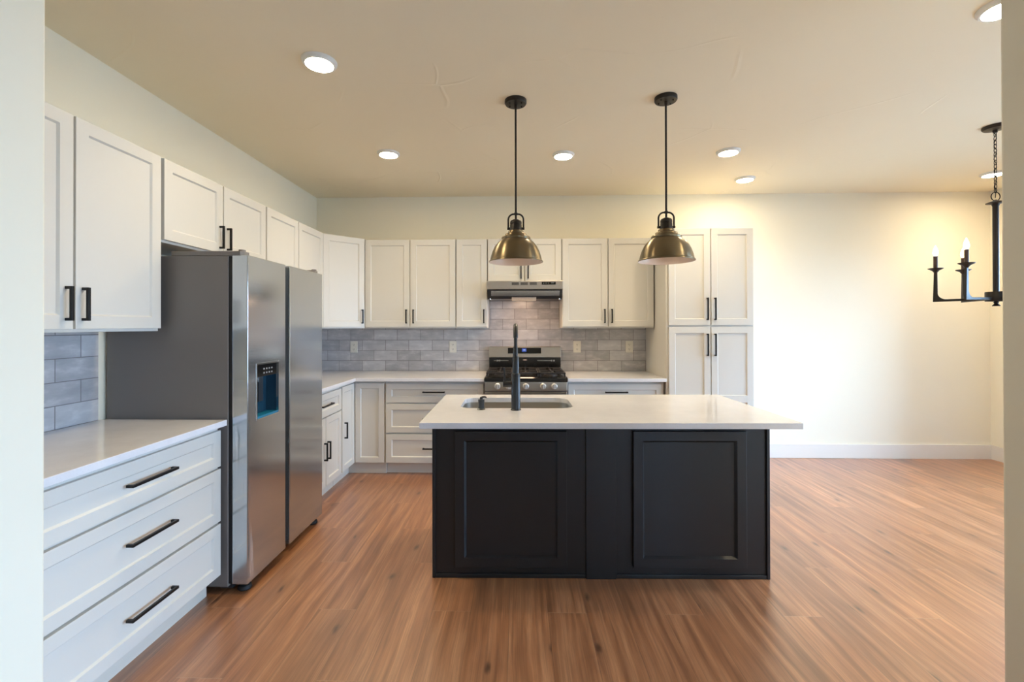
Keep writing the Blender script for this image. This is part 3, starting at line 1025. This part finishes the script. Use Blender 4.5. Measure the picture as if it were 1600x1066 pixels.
# ------------------------------------------------------------------ pendants
def pendant(x, y, label):
    r = thing('pendant_lamp', label, 'pendant lamp', (x, y, CEIL), 0, 'island pendants')
    q = B().lathe([(.066, 0), (.066, -.018), (.062, -.024), (.010, -.026)], 40).build('ceiling_canopy', M['bronze'], r, smooth=35)
    b = B()
    for a in (.6, PI - .6, PI + .6, -.6):
        b.lathe([(.0045, -.024), (.0045, -.030), (.002, -.032)], 12, (.043 * math.cos(a), .043 * math.sin(a), 0))
    b.build('canopy_screws', M['black'], q, smooth=40)
    z = lambda v: v - CEIL
    B().lathe([(.009, -.026), (.009, -.045), (.0062, -.050), (.0062, z(2.062)), (.010, z(2.060)), (.010, z(2.046)), (.0062, z(2.044)), (.0062, z(2.010))], 16).build('stem', M['bronze'], r, smooth=35)
    yo = [(-.046, 0, z(1.962)), (-.046, 0, z(2.018))] + arc((-.012, z(2.018)), .034, PI, PI / 2, 6) + arc((.012, z(2.018)), .034, PI / 2, 0, 6) + [(.046, 0, z(2.018)), (.046, 0, z(1.962))]
    b = B().tube(yo, .0052, 10)
    for sx in (-1, 1):
        b.cyl(.008, -.012 if sx > 0 else -.006, .006 if sx > 0 else .012, (sx * .046, 0, z(1.964)), 'x', 12)
    b.build('yoke', M['bronze'], r, smooth=40)
    B().lathe([(.012, z(2.020)), (.030, z(2.012)), (.035, z(2.004)), (.035, z(1.992)), (.033, z(1.990)), (.035, z(1.986)), (.037, z(1.948))], 32).build('socket_cup', M['bronze'], r, smooth=35)
    prof = [(.037, 1.952), (.046, 1.948), (.048, 1.936), (.054, 1.934), (.064, 1.929), (.066, 1.920), (.071, 1.917), (.083, 1.913),
            (.088, 1.907), (.088, 1.899), (.086, 1.895), (.098, 1.887), (.114, 1.872), (.130, 1.850), (.143, 1.823), (.152, 1.795), (.156, 1.776), (.1565, 1.770), (.163, 1.766), (.1645, 1.762), (.163, 1.759)]
    sh = B().lathe([(a, z(h)) for a, h in prof], 64, close=False).build('shade', M['brass'], r, smooth=28)
    inn = [(.1625, 1.7592), (.152, 1.773), (.146, 1.795), (.137, 1.822), (.124, 1.848), (.108, 1.868), (.092, 1.883), (.060, 1.890), (.0, 1.892)]
    B().lathe([(max(a, .0005), z(h)) for a, h in inn], 64, close=False).build('shade_lining', M['lining'], sh, smooth=40, label='pale lining of the shade')
    B().lathe([(.012, z(1.890)), (.013, z(1.872)), (.022, z(1.850)), (.028, z(1.828)), (.022, z(1.806)), (.006, z(1.798))], 24).build('bulb', M['light_trim'], r, smooth=60)
    return r
pendant(-.012, 2.760, 'antique brass dome pendant above the sink end of the island')
pendant(.889, 2.750, 'antique brass dome pendant in front of the tall pantry, over the island')

# ------------------------------------------------------------------ ceiling lights
proto = None
for x, y, lab in ((-1.024, 2.320, 'round white ceiling light nearest the refrigerator, the largest wholly in view'),
                  (-1.023, 3.572, 'round white ceiling light in front of the corner wall cabinet'),
                  (.364, 3.644, 'round white ceiling light between the two pendant stems'),
                  (1.655, 3.618, 'round white ceiling light in front of the tall pantry cabinet'),
                  (2.118, 4.298, 'round white ceiling light closest to the back wall, right of the pantry'),
                  (2.085, 2.004, 'round white ceiling light half hidden by the right wall end, nearest the viewer'),
                  (4.289, 4.224, 'round white ceiling light seen behind the chandelier chain')):
    if proto is None:
        proto = thing('ceiling_light', lab, 'ceiling light', (x, y, CEIL), 0, 'round ceiling lights')
        B().lathe([(.088, 0), (.086, -.010), (.076, -.020), (.069, -.020), (.069, -.004)], 48).build('trim_ring', M['light_trim'], proto, smooth=35)
        B().lathe([(.0685, -.012), (.062, -.0165), (.045, -.019), (.0005, -.0195)], 48, close=False).build('lens', M['lens'], proto, smooth=60, label='glowing lens')
    else:
        c = copy_tree(proto)
        c.location = (x, y, CEIL)
        c['label'] = lab

sd_ = bpy.data.lights.new('downlight', 'SPOT')
sd_.energy = SPOT
sd_.color = (1.0, .82, .54)
sd_.spot_size = math.radians(130)
sd_.spot_blend = 1.0
sd_.shadow_soft_size = .06
for o in [o for o in bpy.data.objects if o.name.startswith('ceiling_light') and o.type == 'EMPTY']:
    so = bpy.data.objects.new('downlight', sd_)
    COL.objects.link(so)
    so.parent = o
    so.location = (0, 0, -.03)

# ------------------------------------------------------------------ chandelier
CX_, CY_ = 3.288, 3.220
r = thing('chandelier', 'dark candle chandelier hanging by a chain, partly hidden by the right wall end', 'chandelier', (CX_, CY_, CEIL), 0)
z = lambda v: v - CEIL
B().lathe([(.068, 0), (.068, -.012), (.060, -.022), (.014, -.028), (.012, -.045)], 36).build('ceiling_canopy', M['bronze'], r, smooth=35)
b = B()
ztop, zbot, nl = z(2.700), z(2.285), 15
pit = (ztop - zbot) / nl
for k in range(nl):
    zc_ = ztop - pit * (k + .5)
    hl = pit * .5 + .004
    pts = []
    for a in range(16):
        t = 2 * PI * a / 16
        u, w = .0085 * math.cos(t), hl * math.sin(t)
        pts.append((u, 0, zc_ + w) if k % 2 == 0 else (0, u, zc_ + w))
    b.tube(pts, .0023, 6, closed=True)
b.build('chain', M['bronze'], r, smooth=60)
wire = [(.004 * math.sin(k * 1.1), .006 * math.cos(k * 1.3), z(2.705) - k * (.455 / 24)) for k in range(25)]
B().tube(wire, .0022, 6).build('cord', M['black'], r, smooth=60)
b = B()
b.tube([(.030 * math.cos(2 * PI * k / 24), 0, z(2.258) + .030 * math.sin(2 * PI * k / 24)) for k in range(24)], .003, 8, closed=True)
b.build('hanging_loop', M['bronze'], r, smooth=60)
B().lathe([(.006, z(2.236)), (.012, z(2.230)), (.050, z(2.216)), (.050, z(2.212)), (.022, z(2.205)), (.0165, z(2.19)), (.0165, z(1.60))], 24).build('stem', M['bronze'], r, smooth=35)
B().lathe([(.054, z(1.602)), (.056, z(1.598)), (.056, z(1.540)), (.054, z(1.536))], 32).build('hub', M['bronze'], r, smooth=35)
B().lathe([(.010, z(1.540)), (.014, z(1.528)), (.010, z(1.520)), (.022, z(1.506)), (.020, z(1.503))], 20).build('finial', M['bronze'], r, smooth=35)
AR = .302
first = None
for k in range(6):
    ang = math.radians(18 + 60 * k)
    if first is None:
        t = .013
        zb_, zt_ = z(1.545), z(1.775)
        pl = [(.05, zb_), (AR + t, zb_), (AR + t * .55, zt_), (AR - t * .55, zt_)]
        fil = [(AR - t - .045 + .045 * math.cos(a), zb_ + .016 + .045 + .045 * math.sin(a)) for a in [(-PI / 2) * q / 8 for q in range(9)]]
        b = B()
        # outline in the radius/height plane: bar, gusset curve, upright
        outline = [(.05, zb_ + .002), (AR + .016, zb_ - .002), (AR + .0095, zt_), (AR - .0095, zt_), (AR - .011, zb_ + .075)]
        outline += [(AR - .011 - .045 + .045 * math.cos(-a), zb_ + .016 + .045 - .045 * math.sin(a)) for a in [PI / 2 * q / 8 for q in range(9)]]
        outline += [(.05, zb_ + .018)]
        b.prism(outline, -.007, .007, 'y')
        first = b.build('arm', M['bronze'], r, (0, 0, 0), ang, bevel=.002)
        B().lathe([(.008, z(1.755)), (.020, z(1.772)), (.044, z(1.786)), (.044, z(1.790)), (.016, z(1.788))], 28, (AR, 0, 0)).build('drip_pan', M['bronze'], first, smooth=35)
        B().lathe([(.0125, z(1.788)), (.0125, z(1.878)), (.010, z(1.880))], 20, (AR, 0, 0)).build('candle_sleeve', M['candle'], first, smooth=35)
        B().lathe([(.008, z(1.879)), (.0135, z(1.892)), (.016, z(1.906)), (.013, z(1.926)), (.006, z(1.946)), (.001, z(1.958))], 20, (AR, 0, 0), close=False).build('bulb', M['bulb'], first, smooth=60, label='lit flame-shaped bulb')
    else:
        c = copy_tree(first, r)
        c.rotation_euler = (0, 0, ang)
